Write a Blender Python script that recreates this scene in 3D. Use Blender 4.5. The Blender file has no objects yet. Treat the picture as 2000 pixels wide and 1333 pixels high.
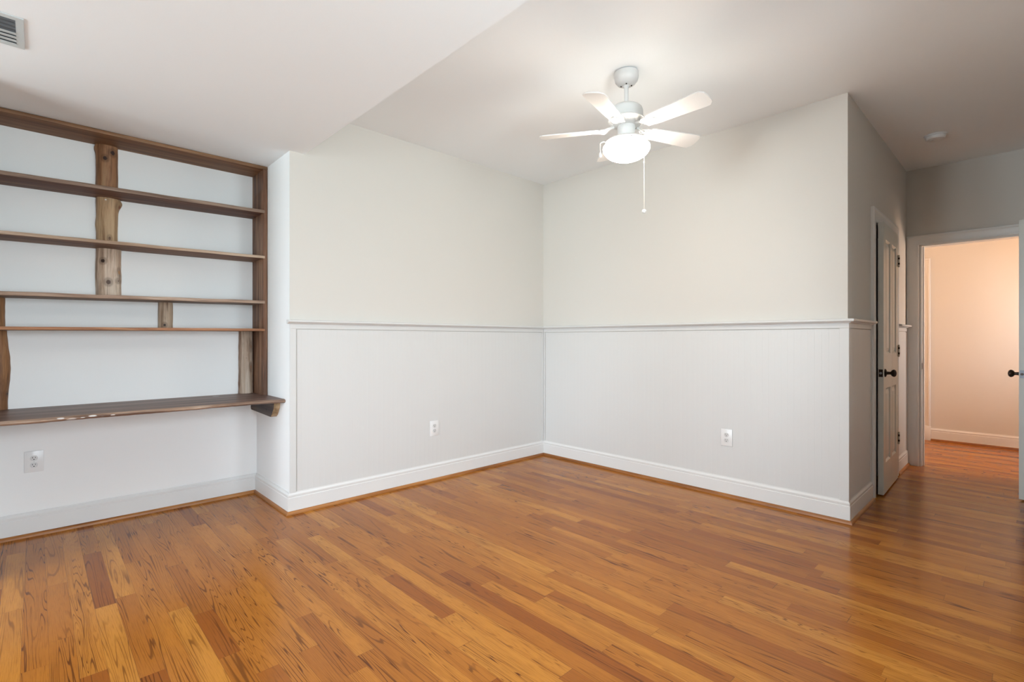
import bpy, bmesh, math, random
from mathutils import Vector, Matrix, noise

random.seed(7)
scene = bpy.context.scene
COL = scene.collection
R = math.radians

# ------------------------------------------------------------------ camera
YAW = 46.221
cam_data = bpy.data.cameras.new('camera')
cam = bpy.data.objects.new('camera', cam_data)
COL.objects.link(cam)
cam.location = (3.432, -3.732, 1.170)
cam.rotation_euler = (R(90), 0, R(YAW))
cam_data.sensor_fit = 'HORIZONTAL'
cam_data.sensor_width = 36.0
cam_data.lens = 971.0 / 2000.0 * 36.0
cam_data.shift_y = -(666.5 - 663.37) / 2000.0
cam_data.clip_start = 0.05
scene.camera = cam

# ------------------------------------------------------------------ world: bright overcast daylight outside
world = bpy.data.worlds.new('world')
scene.world = world
world.use_nodes = True
wn = world.node_tree.nodes
wl = world.node_tree.links
wn.clear()
w_out = wn.new('ShaderNodeOutputWorld')
w_bg = wn.new('ShaderNodeBackground')
w_tc = wn.new('ShaderNodeTexCoord')
w_sep = wn.new('ShaderNodeSeparateXYZ')
w_ramp = wn.new('ShaderNodeValToRGB')
w_ramp.color_ramp.elements[0].position = 0.47
w_ramp.color_ramp.elements[0].color = (0.66, 0.77, 0.82, 1)
w_ramp.color_ramp.elements[1].position = 0.54
w_ramp.color_ramp.elements[1].color = (0.80, 0.905, 1.0, 1)
w_map = wn.new('ShaderNodeMath'); w_map.operation = 'MULTIPLY_ADD'
w_map.inputs[1].default_value = 0.5; w_map.inputs[2].default_value = 0.5
wl.new(w_tc.outputs['Generated'], w_sep.inputs[0])
wl.new(w_sep.outputs['Z'], w_map.inputs[0])
wl.new(w_map.outputs[0], w_ramp.inputs[0])
wl.new(w_ramp.outputs[0], w_bg.inputs['Color'])
w_bg.inputs['Strength'].default_value = 28.5
wl.new(w_bg.outputs[0], w_out.inputs[0])

# window openings in the back wall (behind the camera): x0, x1, z0, z1
BACK_Y = -7.30
WINDOWS = [(0.15, 1.05, 0.50, 2.15), (1.15, 2.05, 0.50, 2.15)]
for (a, b, c, d) in WINDOWS:
    ld = bpy.data.lights.new('window_portal', 'AREA')
    ld.shape = 'RECTANGLE'; ld.size = b - a; ld.size_y = d - c
    ld.cycles.is_portal = True
    lo = bpy.data.objects.new('window_portal', ld)
    lo.location = ((a + b) / 2, BACK_Y - 0.13, (c + d) / 2)
    lo.rotation_euler = (R(90), 0, 0)     # -Z of the lamp looks into the room (+Y)
    COL.objects.link(lo)
# unseen windows in the right walls, added as fill light: y0, y1, z0, z1
RIGHT_X = 4.35
FILL_RWIN = (-3.60, -2.70, 0.60, 2.10)
FILL_RWIN2 = (-1.95, -1.45, 0.70, 2.00)
FILL_NWIN = (2.80, 3.20, 0.90, 1.90)
for wy in (FILL_RWIN, FILL_RWIN2, FILL_NWIN):
  ld = bpy.data.lights.new('window_portal', 'AREA')
  ld.shape = 'RECTANGLE'; ld.size = wy[3] - wy[2]; ld.size_y = wy[1] - wy[0]
  ld.cycles.is_portal = True
  lo = bpy.data.objects.new('window_portal', ld)
  lo.location = (RIGHT_X + 0.13, (wy[0] + wy[1]) / 2, (wy[2] + wy[3]) / 2)
  lo.rotation_euler = (0, R(90), 0)         # looks towards -X
  COL.objects.link(lo)

# ------------------------------------------------------------------ view
vs = scene.view_settings
vs.view_transform = 'Standard'
vs.look = 'None'
vs.gamma = 1.0
vs.exposure = 0.0
vs.use_curve_mapping = False

FAN_LAMP = 56.0
HALL_LAMP = 64.0

# ------------------------------------------------------------------ dimensions of the room
H = 2.743        # main ceiling
S = 2.434        # lowered ceiling
YS = -2.407      # edge of the lowered ceiling
YR = -2.505      # near end of left wall, recess side
REC = -0.685     # recess depth
YL = -4.00       # other side of recess
L = 2.626        # far wall length, then the hall side wall
W = 2.156        # hall end wall
XR = 4.35        # right wall of the room
XH = 3.64        # right wall of the hall
YF = 3.76        # far wall of the next room
RAIL = 1.302

# ------------------------------------------------------------------ materials
def new_mat(name):
    m = bpy.data.materials.new(name)
    m.use_nodes = True
    nt = m.node_tree
    return m, nt, nt.nodes['Principled BSDF']

def N(nt, typ, **kw):
    n = nt.nodes.new(typ)
    for k, v in kw.items():
        setattr(n, k, v)
    return n

def math_node(nt, op, a, b=None, c=None, clamp=False):
    n = nt.nodes.new('ShaderNodeMath'); n.operation = op; n.use_clamp = clamp
    for i, v in enumerate((a, b, c)):
        if v is None: continue
        if isinstance(v, (int, float)): n.inputs[i].default_value = v
        else: nt.links.new(v, n.inputs[i])
    return n.outputs[0]

def mix_col(nt, fac, a, b, blend='MIX'):
    n = nt.nodes.new('ShaderNodeMix'); n.data_type = 'RGBA'; n.blend_type = blend
    if isinstance(fac, (int, float)): n.inputs[0].default_value = fac
    else: nt.links.new(fac, n.inputs[0])
    for sock, v in ((n.inputs[6], a), (n.inputs[7], b)):
        if isinstance(v, (tuple, list)): sock.default_value = (v[0], v[1], v[2], 1)
        else: nt.links.new(v, sock)
    return n.outputs[2]

def map_range(nt, v, a, b, c=0.0, d=1.0, smooth=True):
    n = nt.nodes.new('ShaderNodeMapRange')
    n.interpolation_type = 'SMOOTHSTEP' if smooth else 'LINEAR'
    nt.links.new(v, n.inputs[0])
    for i, x in zip((1, 2, 3, 4), (a, b, c, d)): n.inputs[i].default_value = x
    return n.outputs[0]

def simple(name, col, rough=0.5, metal=0.0, bump=0.0, bscale=300.0, spec=0.5):
    m, nt, p = new_mat(name)
    p.inputs['Base Color'].default_value = (*col, 1)
    p.inputs['Roughness'].default_value = rough
    p.inputs['Metallic'].default_value = metal
    p.inputs['Specular IOR Level'].default_value = spec
    geo = N(nt, 'ShaderNodeNewGeometry')
    ns = N(nt, 'ShaderNodeTexNoise')
    ns.inputs['Scale'].default_value = bscale
    ns.inputs['Detail'].default_value = 2
    nt.links.new(geo.outputs['Position'], ns.inputs['Vector'])
    # very slight tonal variation so the paint is not dead flat
    c = mix_col(nt, map_range(nt, ns.outputs[0], 0.3, 0.7, 0, 0.05), col, tuple(x * 0.85 for x in col))
    nt.links.new(c, p.inputs['Base Color'])
    if bump > 0:
        b = N(nt, 'ShaderNodeBump'); b.inputs['Strength'].default_value = bump
        b.inputs['Distance'].default_value = 0.001
        nt.links.new(ns.outputs[0], b.inputs['Height'])
        nt.links.new(b.outputs[0], p.inputs['Normal'])
    return m

M_WALL = simple('wall_paint_greige', (0.672, 0.648, 0.602), 0.75, bump=0.15, bscale=220, spec=0.3)
M_WHITE = simple('wall_paint_white', (0.87, 0.875, 0.865), 0.6, bump=0.12, bscale=220, spec=0.3)
M_CEIL = simple('ceiling_paint', (0.88, 0.905, 0.915), 0.85, bump=0.12, bscale=180, spec=0.2)
M_TRIM = simple('trim_enamel_white', (0.76, 0.76, 0.745), 0.38, spec=0.4)
M_WAINS = simple('wainscot_enamel', (0.675, 0.675, 0.66), 0.45, spec=0.4)
M_DOOR = simple('door_enamel', (0.66, 0.67, 0.62), 0.32, spec=0.5)
M_FAN = simple('fan_enamel_white', (0.78, 0.77, 0.75), 0.35)
M_FANGREY = simple('fan_enamel_grey_white', (0.74, 0.74, 0.72), 0.4)  # motor housing, slightly greyer than the rest of the fan
M_BRONZE = simple('oil_rubbed_bronze', (0.035, 0.022, 0.016), 0.3, 0.6)
M_STEEL = simple('brushed_steel', (0.30, 0.32, 0.36), 0.5, 0.7)
M_HINGE = simple('painted_hinge', (0.50, 0.46, 0.38), 0.4, 0.2)
M_DARK = simple('dark_void', (0.012, 0.012, 0.012), 0.9)
M_PLASTIC = simple('outlet_plastic_white', (0.80, 0.80, 0.79), 0.3)
M_PLASTIC2 = simple('outlet_face_plastic', (0.66, 0.66, 0.65), 0.35)
M_GRILLE = simple('register_grey_white', (0.58, 0.62, 0.62), 0.45)
M_GRILLE_IN = simple('register_duct_shade', (0.10, 0.11, 0.12), 0.7)  # dark tone that paints in the shade inside the register
M_CHAIN = simple('pull_chain_pale_metal', (0.70, 0.66, 0.60), 0.3, 0.5)

def glass_mat():
    m, nt, p = new_mat('window_glass')
    out = nt.nodes['Material Output']
    tr = N(nt, 'ShaderNodeBsdfTransparent')
    gl = N(nt, 'ShaderNodeBsdfGlossy'); gl.inputs['Roughness'].default_value = 0.02
    fr = N(nt, 'ShaderNodeFresnel'); fr.inputs[0].default_value = 1.45
    mx = N(nt, 'ShaderNodeMixShader')
    nt.links.new(fr.outputs[0], mx.inputs[0])
    nt.links.new(tr.outputs[0], mx.inputs[1]); nt.links.new(gl.outputs[0], mx.inputs[2])
    nt.links.new(mx.outputs[0], out.inputs[0])
    return m
M_GLASS = glass_mat()

def emit_mat(name, col, strength):
    m, nt, p = new_mat(name)
    p.inputs['Base Color'].default_value = (0.9, 0.88, 0.85, 1)
    p.inputs['Roughness'].default_value = 0.25
    p.inputs['Emission Color'].default_value = (*col, 1)
    p.inputs['Emission Strength'].default_value = strength
    return m
M_BOWL = emit_mat('lit_frosted_glass', (1.0, 0.90, 0.78), FAN_LAMP)
M_BOWL_RIM = emit_mat('lit_frosted_glass_rim_boost', (1.0, 0.90, 0.78), FAN_LAMP * 2.4)  # rim glow raised above the bowl's, added to brighten the ceiling
M_HALLGLOBE = emit_mat('lit_opal_globe', (1.0, 0.57, 0.31), HALL_LAMP)

# rustic timber: grain runs along `axis`; spots = knots or paint flecks ((x,y,z), radius, colour, elongation along grain)
def rustic(name, dark, mid, light, axis='y', rough=0.55, spots=(), seed=0.0, streak=26.0, gscale=1.4, pale_patch=None):
    m, nt, p = new_mat(name)
    geo = N(nt, 'ShaderNodeNewGeometry')
    ai = 'xyz'.index(axis)
    mp = N(nt, 'ShaderNodeMapping')
    sc = [streak] * 3; sc[ai] = gscale
    mp.inputs['Scale'].default_value = sc
    mp.inputs['Location'].default_value = (seed * 3.1, seed * 1.7, seed * 2.3)
    nt.links.new(geo.outputs['Position'], mp.inputs['Vector'])
    n1 = N(nt, 'ShaderNodeTexNoise'); n1.inputs['Scale'].default_value = 1.0
    n1.inputs['Detail'].default_value = 5; n1.inputs['Roughness'].default_value = 0.6
    n1.inputs['Distortion'].default_value = 0.7
    nt.links.new(mp.outputs[0], n1.inputs['Vector'])
    r = N(nt, 'ShaderNodeValToRGB')
    e = r.color_ramp.elements
    e[0].position = 0.32; e[0].color = (*dark, 1)
    e[1].position = 0.68; e[1].color = (*light, 1)
    k = r.color_ramp.elements.new(0.5); k.color = (*mid, 1)
    nt.links.new(n1.outputs[0], r.inputs[0])
    col = r.outputs[0]
    # fine fibres
    mp2 = N(nt, 'ShaderNodeMapping')
    sc2 = [190.0] * 3; sc2[ai] = 5.0
    mp2.inputs['Scale'].default_value = sc2
    nt.links.new(geo.outputs['Position'], mp2.inputs['Vector'])
    n2 = N(nt, 'ShaderNodeTexNoise'); n2.inputs['Scale'].default_value = 1.0; n2.inputs['Detail'].default_value = 3
    nt.links.new(mp2.outputs[0], n2.inputs['Vector'])
    col = mix_col(nt, map_range(nt, n2.outputs[0], 0.5, 0.72, 0, 0.45), col, tuple(x * 0.45 for x in dark))
    # weathered patches along the board
    mp3 = N(nt, 'ShaderNodeMapping')
    sc3 = [9.0] * 3; sc3[ai] = 2.2
    mp3.inputs['Scale'].default_value = sc3
    mp3.inputs['Location'].default_value = (seed, seed * 2, seed)
    nt.links.new(geo.outputs['Position'], mp3.inputs['Vector'])
    n3 = N(nt, 'ShaderNodeTexNoise'); n3.inputs['Scale'].default_value = 1.0; n3.inputs['Detail'].default_value = 3
    nt.links.new(mp3.outputs[0], n3.inputs['Vector'])
    if pale_patch:
        col = mix_col(nt, map_range(nt, n3.outputs[0], 0.48, 0.62, 0, 0.8), col, pale_patch)
    for (pos, rad, scol, el) in spots:
        sub = N(nt, 'ShaderNodeVectorMath', operation='SUBTRACT')
        nt.links.new(geo.outputs['Position'], sub.inputs[0]); sub.inputs[1].default_value = pos
        mul = N(nt, 'ShaderNodeVectorMath', operation='MULTIPLY')
        s = [1.0, 1.0, 1.0]; s[ai] = 1.0 / el
        mul.inputs[1].default_value = s
        nt.links.new(sub.outputs[0], mul.inputs[0])
        ln = N(nt, 'ShaderNodeVectorMath', operation='LENGTH')
        nt.links.new(mul.outputs[0], ln.inputs[0])
        wob = math_node(nt, 'MULTIPLY_ADD', n2.outputs[0], rad * 0.8, ln.outputs['Value'])
        fac = map_range(nt, wob, rad * 1.15, rad * 1.55, 1.0, 0.0)
        ring = map_range(nt, wob, rad * 1.9, rad * 3.0, 0.45, 0.0)
        if sum(scol) < 1.0:
            col = mix_col(nt, ring, col, tuple(x * 0.6 for x in dark))
        col = mix_col(nt, fac, col, scol)
    nt.links.new(col, p.inputs['Base Color'])
    p.inputs['Roughness'].default_value = rough
    p.inputs['Specular IOR Level'].default_value = 0.35
    b = N(nt, 'ShaderNodeBump'); b.inputs['Strength'].default_value = 0.5; b.inputs['Distance'].default_value = 0.002
    nt.links.new(n1.outputs[0], b.inputs['Height'])
    nt.links.new(b.outputs[0], p.inputs['Normal'])
    return m

def oak_floor():
    m, nt, p = new_mat('oak_strip_floor')
    WD = 0.0745
    geo = N(nt, 'ShaderNodeNewGeometry')
    sp = N(nt, 'ShaderNodeSeparateXYZ'); nt.links.new(geo.outputs['Position'], sp.inputs[0])
    x, y = sp.outputs[0], sp.outputs[1]
    yw = math_node(nt, 'DIVIDE', math_node(nt, 'ADD', y, 20.0 + 0.012), WD)
    row = math_node(nt, 'FLOOR', yw)
    fy = math_node(nt, 'FRACT', yw)
    wn1 = N(nt, 'ShaderNodeTexWhiteNoise', noise_dimensions='1D'); nt.links.new(row, wn1.inputs['W'])
    rr = wn1.outputs['Value']
    rs = N(nt, 'ShaderNodeSeparateColor'); nt.links.new(wn1.outputs['Color'], rs.inputs[0])
    length = math_node(nt, 'MULTIPLY_ADD', rs.outputs[1], 0.55, 0.62)
    xs0 = math_node(nt, 'DIVIDE', math_node(nt, 'MULTIPLY_ADD', rr, 9.0, math_node(nt, 'ADD', x, 20.0)), length)
    wob = math_node(nt, 'SINE', math_node(nt, 'MULTIPLY_ADD', xs0, 2.3, math_node(nt, 'MULTIPLY', rr, 60.0)))
    xs = math_node(nt, 'MULTIPLY_ADD', wob, 0.28, xs0)
    colm = math_node(nt, 'FLOOR', xs)
    fx = math_node(nt, 'FRACT', xs)
    cmb = N(nt, 'ShaderNodeCombineXYZ'); nt.links.new(row, cmb.inputs[0]); nt.links.new(colm, cmb.inputs[1])
    wn2 = N(nt, 'ShaderNodeTexWhiteNoise', noise_dimensions='2D'); nt.links.new(cmb.outputs[0], wn2.inputs['Vector'])
    rnd = wn2.outputs['Value']
    cs = N(nt, 'ShaderNodeSeparateColor'); nt.links.new(wn2.outputs['Color'], cs.inputs[0])
    r1, r2, r3 = cs.outputs[0], cs.outputs[1], cs.outputs[2]
    # board tone
    ramp = N(nt, 'ShaderNodeValToRGB')
    els = ramp.color_ramp.elements
    els[0].position = 0.0; els[0].color = (0.265, 0.076, 0.013, 1)
    els[1].position = 1.0; els[1].color = (0.535, 0.220, 0.035, 1)
    for pos, c in ((0.07, (0.305, 0.092, 0.015)), (0.18, (0.36, 0.122, 0.019)), (0.40, (0.415, 0.146, 0.021)), (0.75, (0.475, 0.178, 0.027))):
        k = els.new(pos); k.color = (*c, 1)
    nt.links.new(rnd, ramp.inputs[0])
    # cathedral growth rings: contour lines of a stretched noise, different per board
    yl = math_node(nt, 'MULTIPLY', math_node(nt, 'SUBTRACT', fy, 0.5), WD)
    sx = math_node(nt, 'MULTIPLY_ADD', r3, 0.8, 0.5)
    sy = math_node(nt, 'MULTIPLY_ADD', r2, 22.0, 12.0)
    cv = N(nt, 'ShaderNodeCombineXYZ')
    nt.links.new(math_node(nt, 'MULTIPLY', x, sx), cv.inputs[0])
    nt.links.new(math_node(nt, 'MULTIPLY', yl, sy), cv.inputs[1])
    nt.links.new(math_node(nt, 'MULTIPLY', rnd, 97.0), cv.inputs[2])
    g = N(nt, 'ShaderNodeTexNoise'); g.inputs['Scale'].default_value = 1.0
    g.inputs['Detail'].default_value = 1.0; g.inputs['Roughness'].default_value = 0.45
    g.inputs['Distortion'].default_value = 0.25
    nt.links.new(cv.outputs[0], g.inputs['Vector'])
    kf = math_node(nt, 'MULTIPLY_ADD', r1, 70.0, 55.0)
    ring = math_node(nt, 'SINE', math_node(nt, 'MULTIPLY', g.outputs[0], kf))
    lines = map_range(nt, ring, 0.62, 1.0, 0, 1)
    # how strong the figure is varies from board to board and along it
    cv3 = N(nt, 'ShaderNodeCombineXYZ')
    nt.links.new(math_node(nt, 'MULTIPLY', x, 2.0), cv3.inputs[0])
    nt.links.new(math_node(nt, 'MULTIPLY', y, 16.0), cv3.inputs[1])
    nt.links.new(math_node(nt, 'MULTIPLY', rnd, 31.0), cv3.inputs[2])
    g3 = N(nt, 'ShaderNodeTexNoise'); g3.inputs['Scale'].default_value = 1.0; g3.inputs['Detail'].default_value = 2
    nt.links.new(cv3.outputs[0], g3.inputs['Vector'])
    strength = math_node(nt, 'MULTIPLY', map_range(nt, g3.outputs[0], 0.34, 0.60, 0.15, 1.0), math_node(nt, 'MULTIPLY_ADD', r2, 0.55, 0.45))
    lines = math_node(nt, 'MULTIPLY', lines, strength)
    # fine open pores
    cv2 = N(nt, 'ShaderNodeCombineXYZ')
    nt.links.new(math_node(nt, 'MULTIPLY_ADD', rnd, 50.0, math_node(nt, 'MULTIPLY', x, 14.0)), cv2.inputs[0])
    nt.links.new(math_node(nt, 'MULTIPLY', y, 420.0), cv2.inputs[1])
    g2 = N(nt, 'ShaderNodeTexNoise'); g2.inputs['Scale'].default_value = 1.0; g2.inputs['Detail'].default_value = 2
    nt.links.new(cv2.outputs[0], g2.inputs['Vector'])
    pores = map_range(nt, g2.outputs[0], 0.45, 0.75, 0, 0.34)
    col = ramp.outputs[0]
    soft = mix_col(nt, map_range(nt, g3.outputs[0], 0.3, 0.7, 0, 0.30), col, (0.28, 0.088, 0.014))
    col = mix_col(nt, lines, soft, (0.105, 0.030, 0.007))
    col = mix_col(nt, pores, col, (0.15, 0.050, 0.011))
    # joints
    gap_y = math_node(nt, 'LESS_THAN', fy, 0.014)
    gap_x = math_node(nt, 'LESS_THAN', math_node(nt, 'MULTIPLY', fx, length), 0.0012)
    gap = math_node(nt, 'MAXIMUM', gap_y, gap_x)
    col = mix_col(nt, math_node(nt, 'MULTIPLY', gap, 0.55), col, (0.10, 0.035, 0.012))
    nt.links.new(col, p.inputs['Base Color'])
    p.inputs['Roughness'].default_value = 0.24
    p.inputs['Specular IOR Level'].default_value = 0.20
    p.inputs['Coat Weight'].default_value = 0.0
    p.inputs['Coat Roughness'].default_value = 0.12
    ro = mix_col(nt, lines, (0.20, 0.20, 0.20), (0.24, 0.24, 0.24))
    nt.links.new(ro, p.inputs['Roughness'])
    b = N(nt, 'ShaderNodeBump'); b.inputs['Strength'].default_value = 0.25; b.inputs['Distance'].default_value = 0.0006
    b.invert = True
    nt.links.new(gap, b.inputs['Height'])
    nt.links.new(b.outputs[0], p.inputs['Normal'])
    return m
M_FLOOR = oak_floor()
M_SHOE = rustic('oak_shoe_moulding', (0.20, 0.070, 0.018), (0.33, 0.125, 0.032), (0.46, 0.20, 0.06), 'y', 0.35, seed=4)
M_SHOE_X = rustic('oak_shoe_moulding_x', (0.20, 0.070, 0.018), (0.33, 0.125, 0.032), (0.46, 0.20, 0.06), 'x', 0.35, seed=5)

# ------------------------------------------------------------------ mesh helpers
def props(o, label=None, cat=None, group=None, kind=None):
    if label: o['label'] = label
    if cat: o['category'] = cat
    if group: o['group'] = group
    if kind: o['kind'] = kind
    return o

def empty(name, loc, rz=0.0, parent=None):
    o = bpy.data.objects.new(name, None)
    o.empty_display_size = 0.1
    COL.objects.link(o)
    if parent: o.parent = parent
    o.location = loc
    o.rotation_euler = (0, 0, rz)
    return o

class MB:
    def __init__(s):
        s.v, s.f, s.m = [], [], []
    def add(s, vs, fs, mi=0):
        b = len(s.v)
        s.v += [tuple(v) for v in vs]
        s.f += [tuple(i + b for i in f) for f in fs]
        s.m += [mi] * len(fs)
    def box(s, x0, x1, y0, y1, z0, z1, mi=0, side=None):
        vs = [(x0, y0, z0), (x1, y0, z0), (x1, y1, z0), (x0, y1, z0), (x0, y0, z1), (x1, y0, z1), (x1, y1, z1), (x0, y1, z1)]
        faces = {'-z': (0, 3, 2, 1), '+z': (4, 5, 6, 7), '-y': (0, 1, 5, 4), '+x': (1, 2, 6, 5), '+y': (2, 3, 7, 6), '-x': (3, 0, 4, 7)}
        b = len(s.v); s.v += vs
        for k, f in faces.items():
            s.f.append(tuple(i + b for i in f))
            s.m.append(side[k] if side and k in side else mi)
    def lathe(s, prof, c=(0, 0, 0), n=32, axis='z', caps=True, mi=0):
        rings = []
        vs = []
        for (r, h) in prof:
            for i in range(n):
                a = 2 * math.pi * i / n
                p = (r * math.cos(a), r * math.sin(a), h)
                if axis == 'x': p = (p[2], p[0], p[1])
                if axis == 'y': p = (p[0], p[2], p[1])
                vs.append((p[0] + c[0], p[1] + c[1], p[2] + c[2]))
        fs = []
        for j in range(len(prof) - 1):
            for i in range(n):
                k = (i + 1) % n
                fs.append((j * n + i, j * n + k, (j + 1) * n + k, (j + 1) * n + i))
        if caps:
            fs.append(tuple(reversed(range(n))))
            fs.append(tuple(range((len(prof) - 1) * n, len(prof) * n)))
        s.add(vs, fs, mi)
    def tube(s, pts, r, n=10, mi=0):
        pts = [Vector(p) for p in pts]
        vs = []
        up = Vector((0, 0, 1))
        for i, p in enumerate(pts):
            d = (pts[min(i + 1, len(pts) - 1)] - pts[max(i - 1, 0)]).normalized()
            u = d.cross(up)
            if u.length < 1e-3: u = d.cross(Vector((1, 0, 0)))
            u.normalize(); w = d.cross(u)
            rr = r[i] if isinstance(r, (list, tuple)) else r
            for k in range(n):
                a = 2 * math.pi * k / n
                vs.append(p + u * (rr * math.cos(a)) + w * (rr * math.sin(a)))
        fs = []
        for j in range(len(pts) - 1):
            for k in range(n):
                q = (k + 1) % n
                fs.append((j * n + k, j * n + q, (j + 1) * n + q, (j + 1) * n + k))
        fs.append(tuple(reversed(range(n)))); fs.append(tuple(range((len(pts) - 1) * n, len(pts) * n)))
        s.add(vs, fs, mi)
    def prism(s, poly, z0, z1, mi=0, plane='xy'):
        n = len(poly)
        def q(a, b, c):
            return {'xy': (a, b, c), 'xz': (a, c, b), 'yz': (c, a, b)}[plane]
        vs = [q(a, b, z0) for a, b in poly] + [q(a, b, z1) for a, b in poly]
        fs = [tuple(reversed(range(n))), tuple(range(n, 2 * n))]
        for i in range(n):
            k = (i + 1) % n
            fs.append((i, k, n + k, n + i))
        s.add(vs, fs, mi)
    def sphere(s, c, r, n=16, sc=(1, 1, 1), mi=0):
        prof = [(max(1e-4, r * math.sin(math.pi * i / n)), -r * math.cos(math.pi * i / n)) for i in range(n + 1)]
        b = MB(); b.lathe(prof, (0, 0, 0), n * 2)
        s.add([(v[0] * sc[0] + c[0], v[1] * sc[1] + c[1], v[2] * sc[2] + c[2]) for v in b.v], b.f, mi)
    def build(s, name, mats, parent=None, local=False, bevel=0.0, smooth=35, origin=None, segs=2):
        if not isinstance(mats, (list, tuple)): mats = [mats]
        me = bpy.data.meshes.new(name)
        if parent is not None and not local:
            off = world_loc(parent)
        elif parent is None:
            if origin is None:
                xs = [v[0] for v in s.v]; ys = [v[1] for v in s.v]; zs = [v[2] for v in s.v]
                origin = ((min(xs) + max(xs)) / 2, (min(ys) + max(ys)) / 2, min(zs))
            off = Vector(origin)
        else:
            off = Vector((0, 0, 0))
        me.from_pydata([tuple(Vector(v) - off) for v in s.v], [], s.f)
        for m in mats: me.materials.append(m)
        for p, i in zip(me.polygons, s.m): p.material_index = i
        bm = bmesh.new(); bm.from_mesh(me)
        bmesh.ops.recalc_face_normals(bm, faces=bm.faces)
        if bevel > 0:
            es = [e for e in bm.edges if len(e.link_faces) == 2 and e.calc_face_angle(0) > R(30)]
            bmesh.ops.bevel(bm, geom=es, offset=bevel, segments=segs, profile=0.5, affect='EDGES', clamp_overlap=True)
        bm.to_mesh(me); bm.free()
        if smooth:
            for p in me.polygons: p.use_smooth = True
            me.set_sharp_from_angle(angle=R(smooth))
        o = bpy.data.objects.new(name, me)
        COL.objects.link(o)
        if parent is not None:
            o.parent = parent
        else:
            o.location = off
        return o

def world_loc(o):
    v = Vector((0, 0, 0)); q = o
    while q is not None:
        v = v + Vector(q.location); q = q.parent
    return v

# moulding swept along a wall line; the room lies to the RIGHT of the direction of travel
def sweep(mb, path, prof, i0=None, i1=None, closed=False, square0=False, square1=False):
    pts = [Vector((p[0], p[1])) for p in path]
    n = len(pts)
    i0 = 0 if i0 is None else i0
    i1 = n - 1 if i1 is None else i1
    def nrm(a, b):
        d = (b - a).normalized()
        return Vector((d.y, -d.x))
    mit = []
    for i in range(n):
        if i == 0: m = nrm(pts[0], pts[1])
        elif i == n - 1: m = nrm(pts[-2], pts[-1])
        else:
            a, b = nrm(pts[i - 1], pts[i]), nrm(pts[i], pts[i + 1])
            m = (a + b); m = m / (1 + a.dot(b))
        mit.append(m)
    vs = []
    k = len(prof)
    for i in range(i0, i1 + 1):
        for (d, z) in prof:
            q = pts[i] + mit[i] * d
            vs.append((q.x, q.y, z))
    fs = []
    for i in range(i1 - i0):
        for j in range(k):
            jj = (j + 1) % k
            fs.append((i * k + j, i * k + jj, (i + 1) * k + jj, (i + 1) * k + j))
    fs.append(tuple(reversed(range(k)))); fs.append(tuple(range((i1 - i0) * k, (i1 - i0 + 1) * k)))
    mb.add(vs, fs)

BASE_PROF = [(0, 0.008), (0.016, 0.008), (0.016, 0.108), (0.0135, 0.111), (0.0135, 0.115), (0.015, 0.119), (0.0145, 0.128),
             (0.010, 0.134), (0.0065, 0.139), (0.006, 0.145), (0, 0.145)]
SHOE_PROF = [(0.015, 0.0), (0.030, 0.0), (0.0297, 0.006), (0.0275, 0.013), (0.0235, 0.0185), (0.018, 0.0215), (0.015, 0.022)]
RAIL_PROF = [(0.0, RAIL - 0.028), (0.0100, RAIL - 0.028), (0.017, RAIL - 0.026), (0.021, RAIL - 0.0205), (0.022, RAIL - 0.0185),
             (0.036, RAIL - 0.0185), (0.041, RAIL - 0.015), (0.0425, RAIL - 0.009), (0.041, RAIL - 0.003), (0.036, RAIL), (0.0, RAIL)]

# ================================================================== SETTING
T = 0.12
fl = MB(); fl.box(-1.0, 4.7, -7.7, 5.3, -0.08, 0.0)
props(fl.build('floor', M_FLOOR), 'glossy golden brown oak strip floor of the room and hall', 'floor', kind='structure')

ce = MB(); ce.box(-1.0, 4.7, YS - 0.1, 5.3, H, H + 0.1)
props(ce.build('ceiling', M_CEIL), 'higher white ceiling carrying the fan and the smoke detector', 'ceiling', kind='structure')
ce = MB(); ce.box(-1.0, 4.7, -7.7, YS, S, H + 0.1)
props(ce.build('ceiling', M_CEIL), 'lowered white ceiling above the wooden shelves', 'ceiling', kind='structure')

w = MB(); w.box(-T, 0, YR, T, 0, H, 0, {'-y': 1})
props(w.build('wall_left', [M_WALL, M_WHITE], smooth=0), 'left wall, greige above the white wainscot', 'wall', kind='structure')
w = MB(); w.box(REC - T, -T, YR, YR + T, 0, H)
props(w.build('wall_recess_side', M_WHITE, smooth=0), 'white side wall of the shelf recess', 'wall', kind='structure')
w = MB(); w.box(REC - T, REC, YL - T, YR, 0, H)
props(w.build('wall_recess_back', M_WHITE, smooth=0), 'white wall behind the wooden shelves', 'wall', kind='structure')
w = MB(); w.box(REC, 0, YL - T, YL, 0, S)
w.box(-T, 0, BACK_Y, YL - T, 0, S)
props(w.build('wall_recess_near', M_WHITE, smooth=0), 'white wall closing the near end of the shelf recess', 'wall', kind='structure')
w = MB(); w.box(0, L, 0, T, 0, H)
props(w.build('wall_far', M_WALL, smooth=0), 'far wall below the ceiling fan, greige above white wainscot', 'wall', kind='structure')
# hall side wall with the closet opening
CY0, CY1, CZ = 0.765, 1.492, 2.052
w = MB(); w.box(L - T, L, T, CY0, 0, H); w.box(L - T, L, CY1, W + T, 0, H); w.box(L - T, L, CY0, CY1, CZ, H)
props(w.build('wall_hall_left', M_WALL, smooth=0), 'hall side wall holding the closet door', 'wall', kind='structure')
w = MB(); w.box(1.75, L - T, W, W + T, 0, H); w.box(1.63, 1.75, T, W + T, 0, H)
props(w.build('wall_closet', M_WALL, smooth=0), 'closet walls behind the closet door', 'wall', kind='structure')
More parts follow.
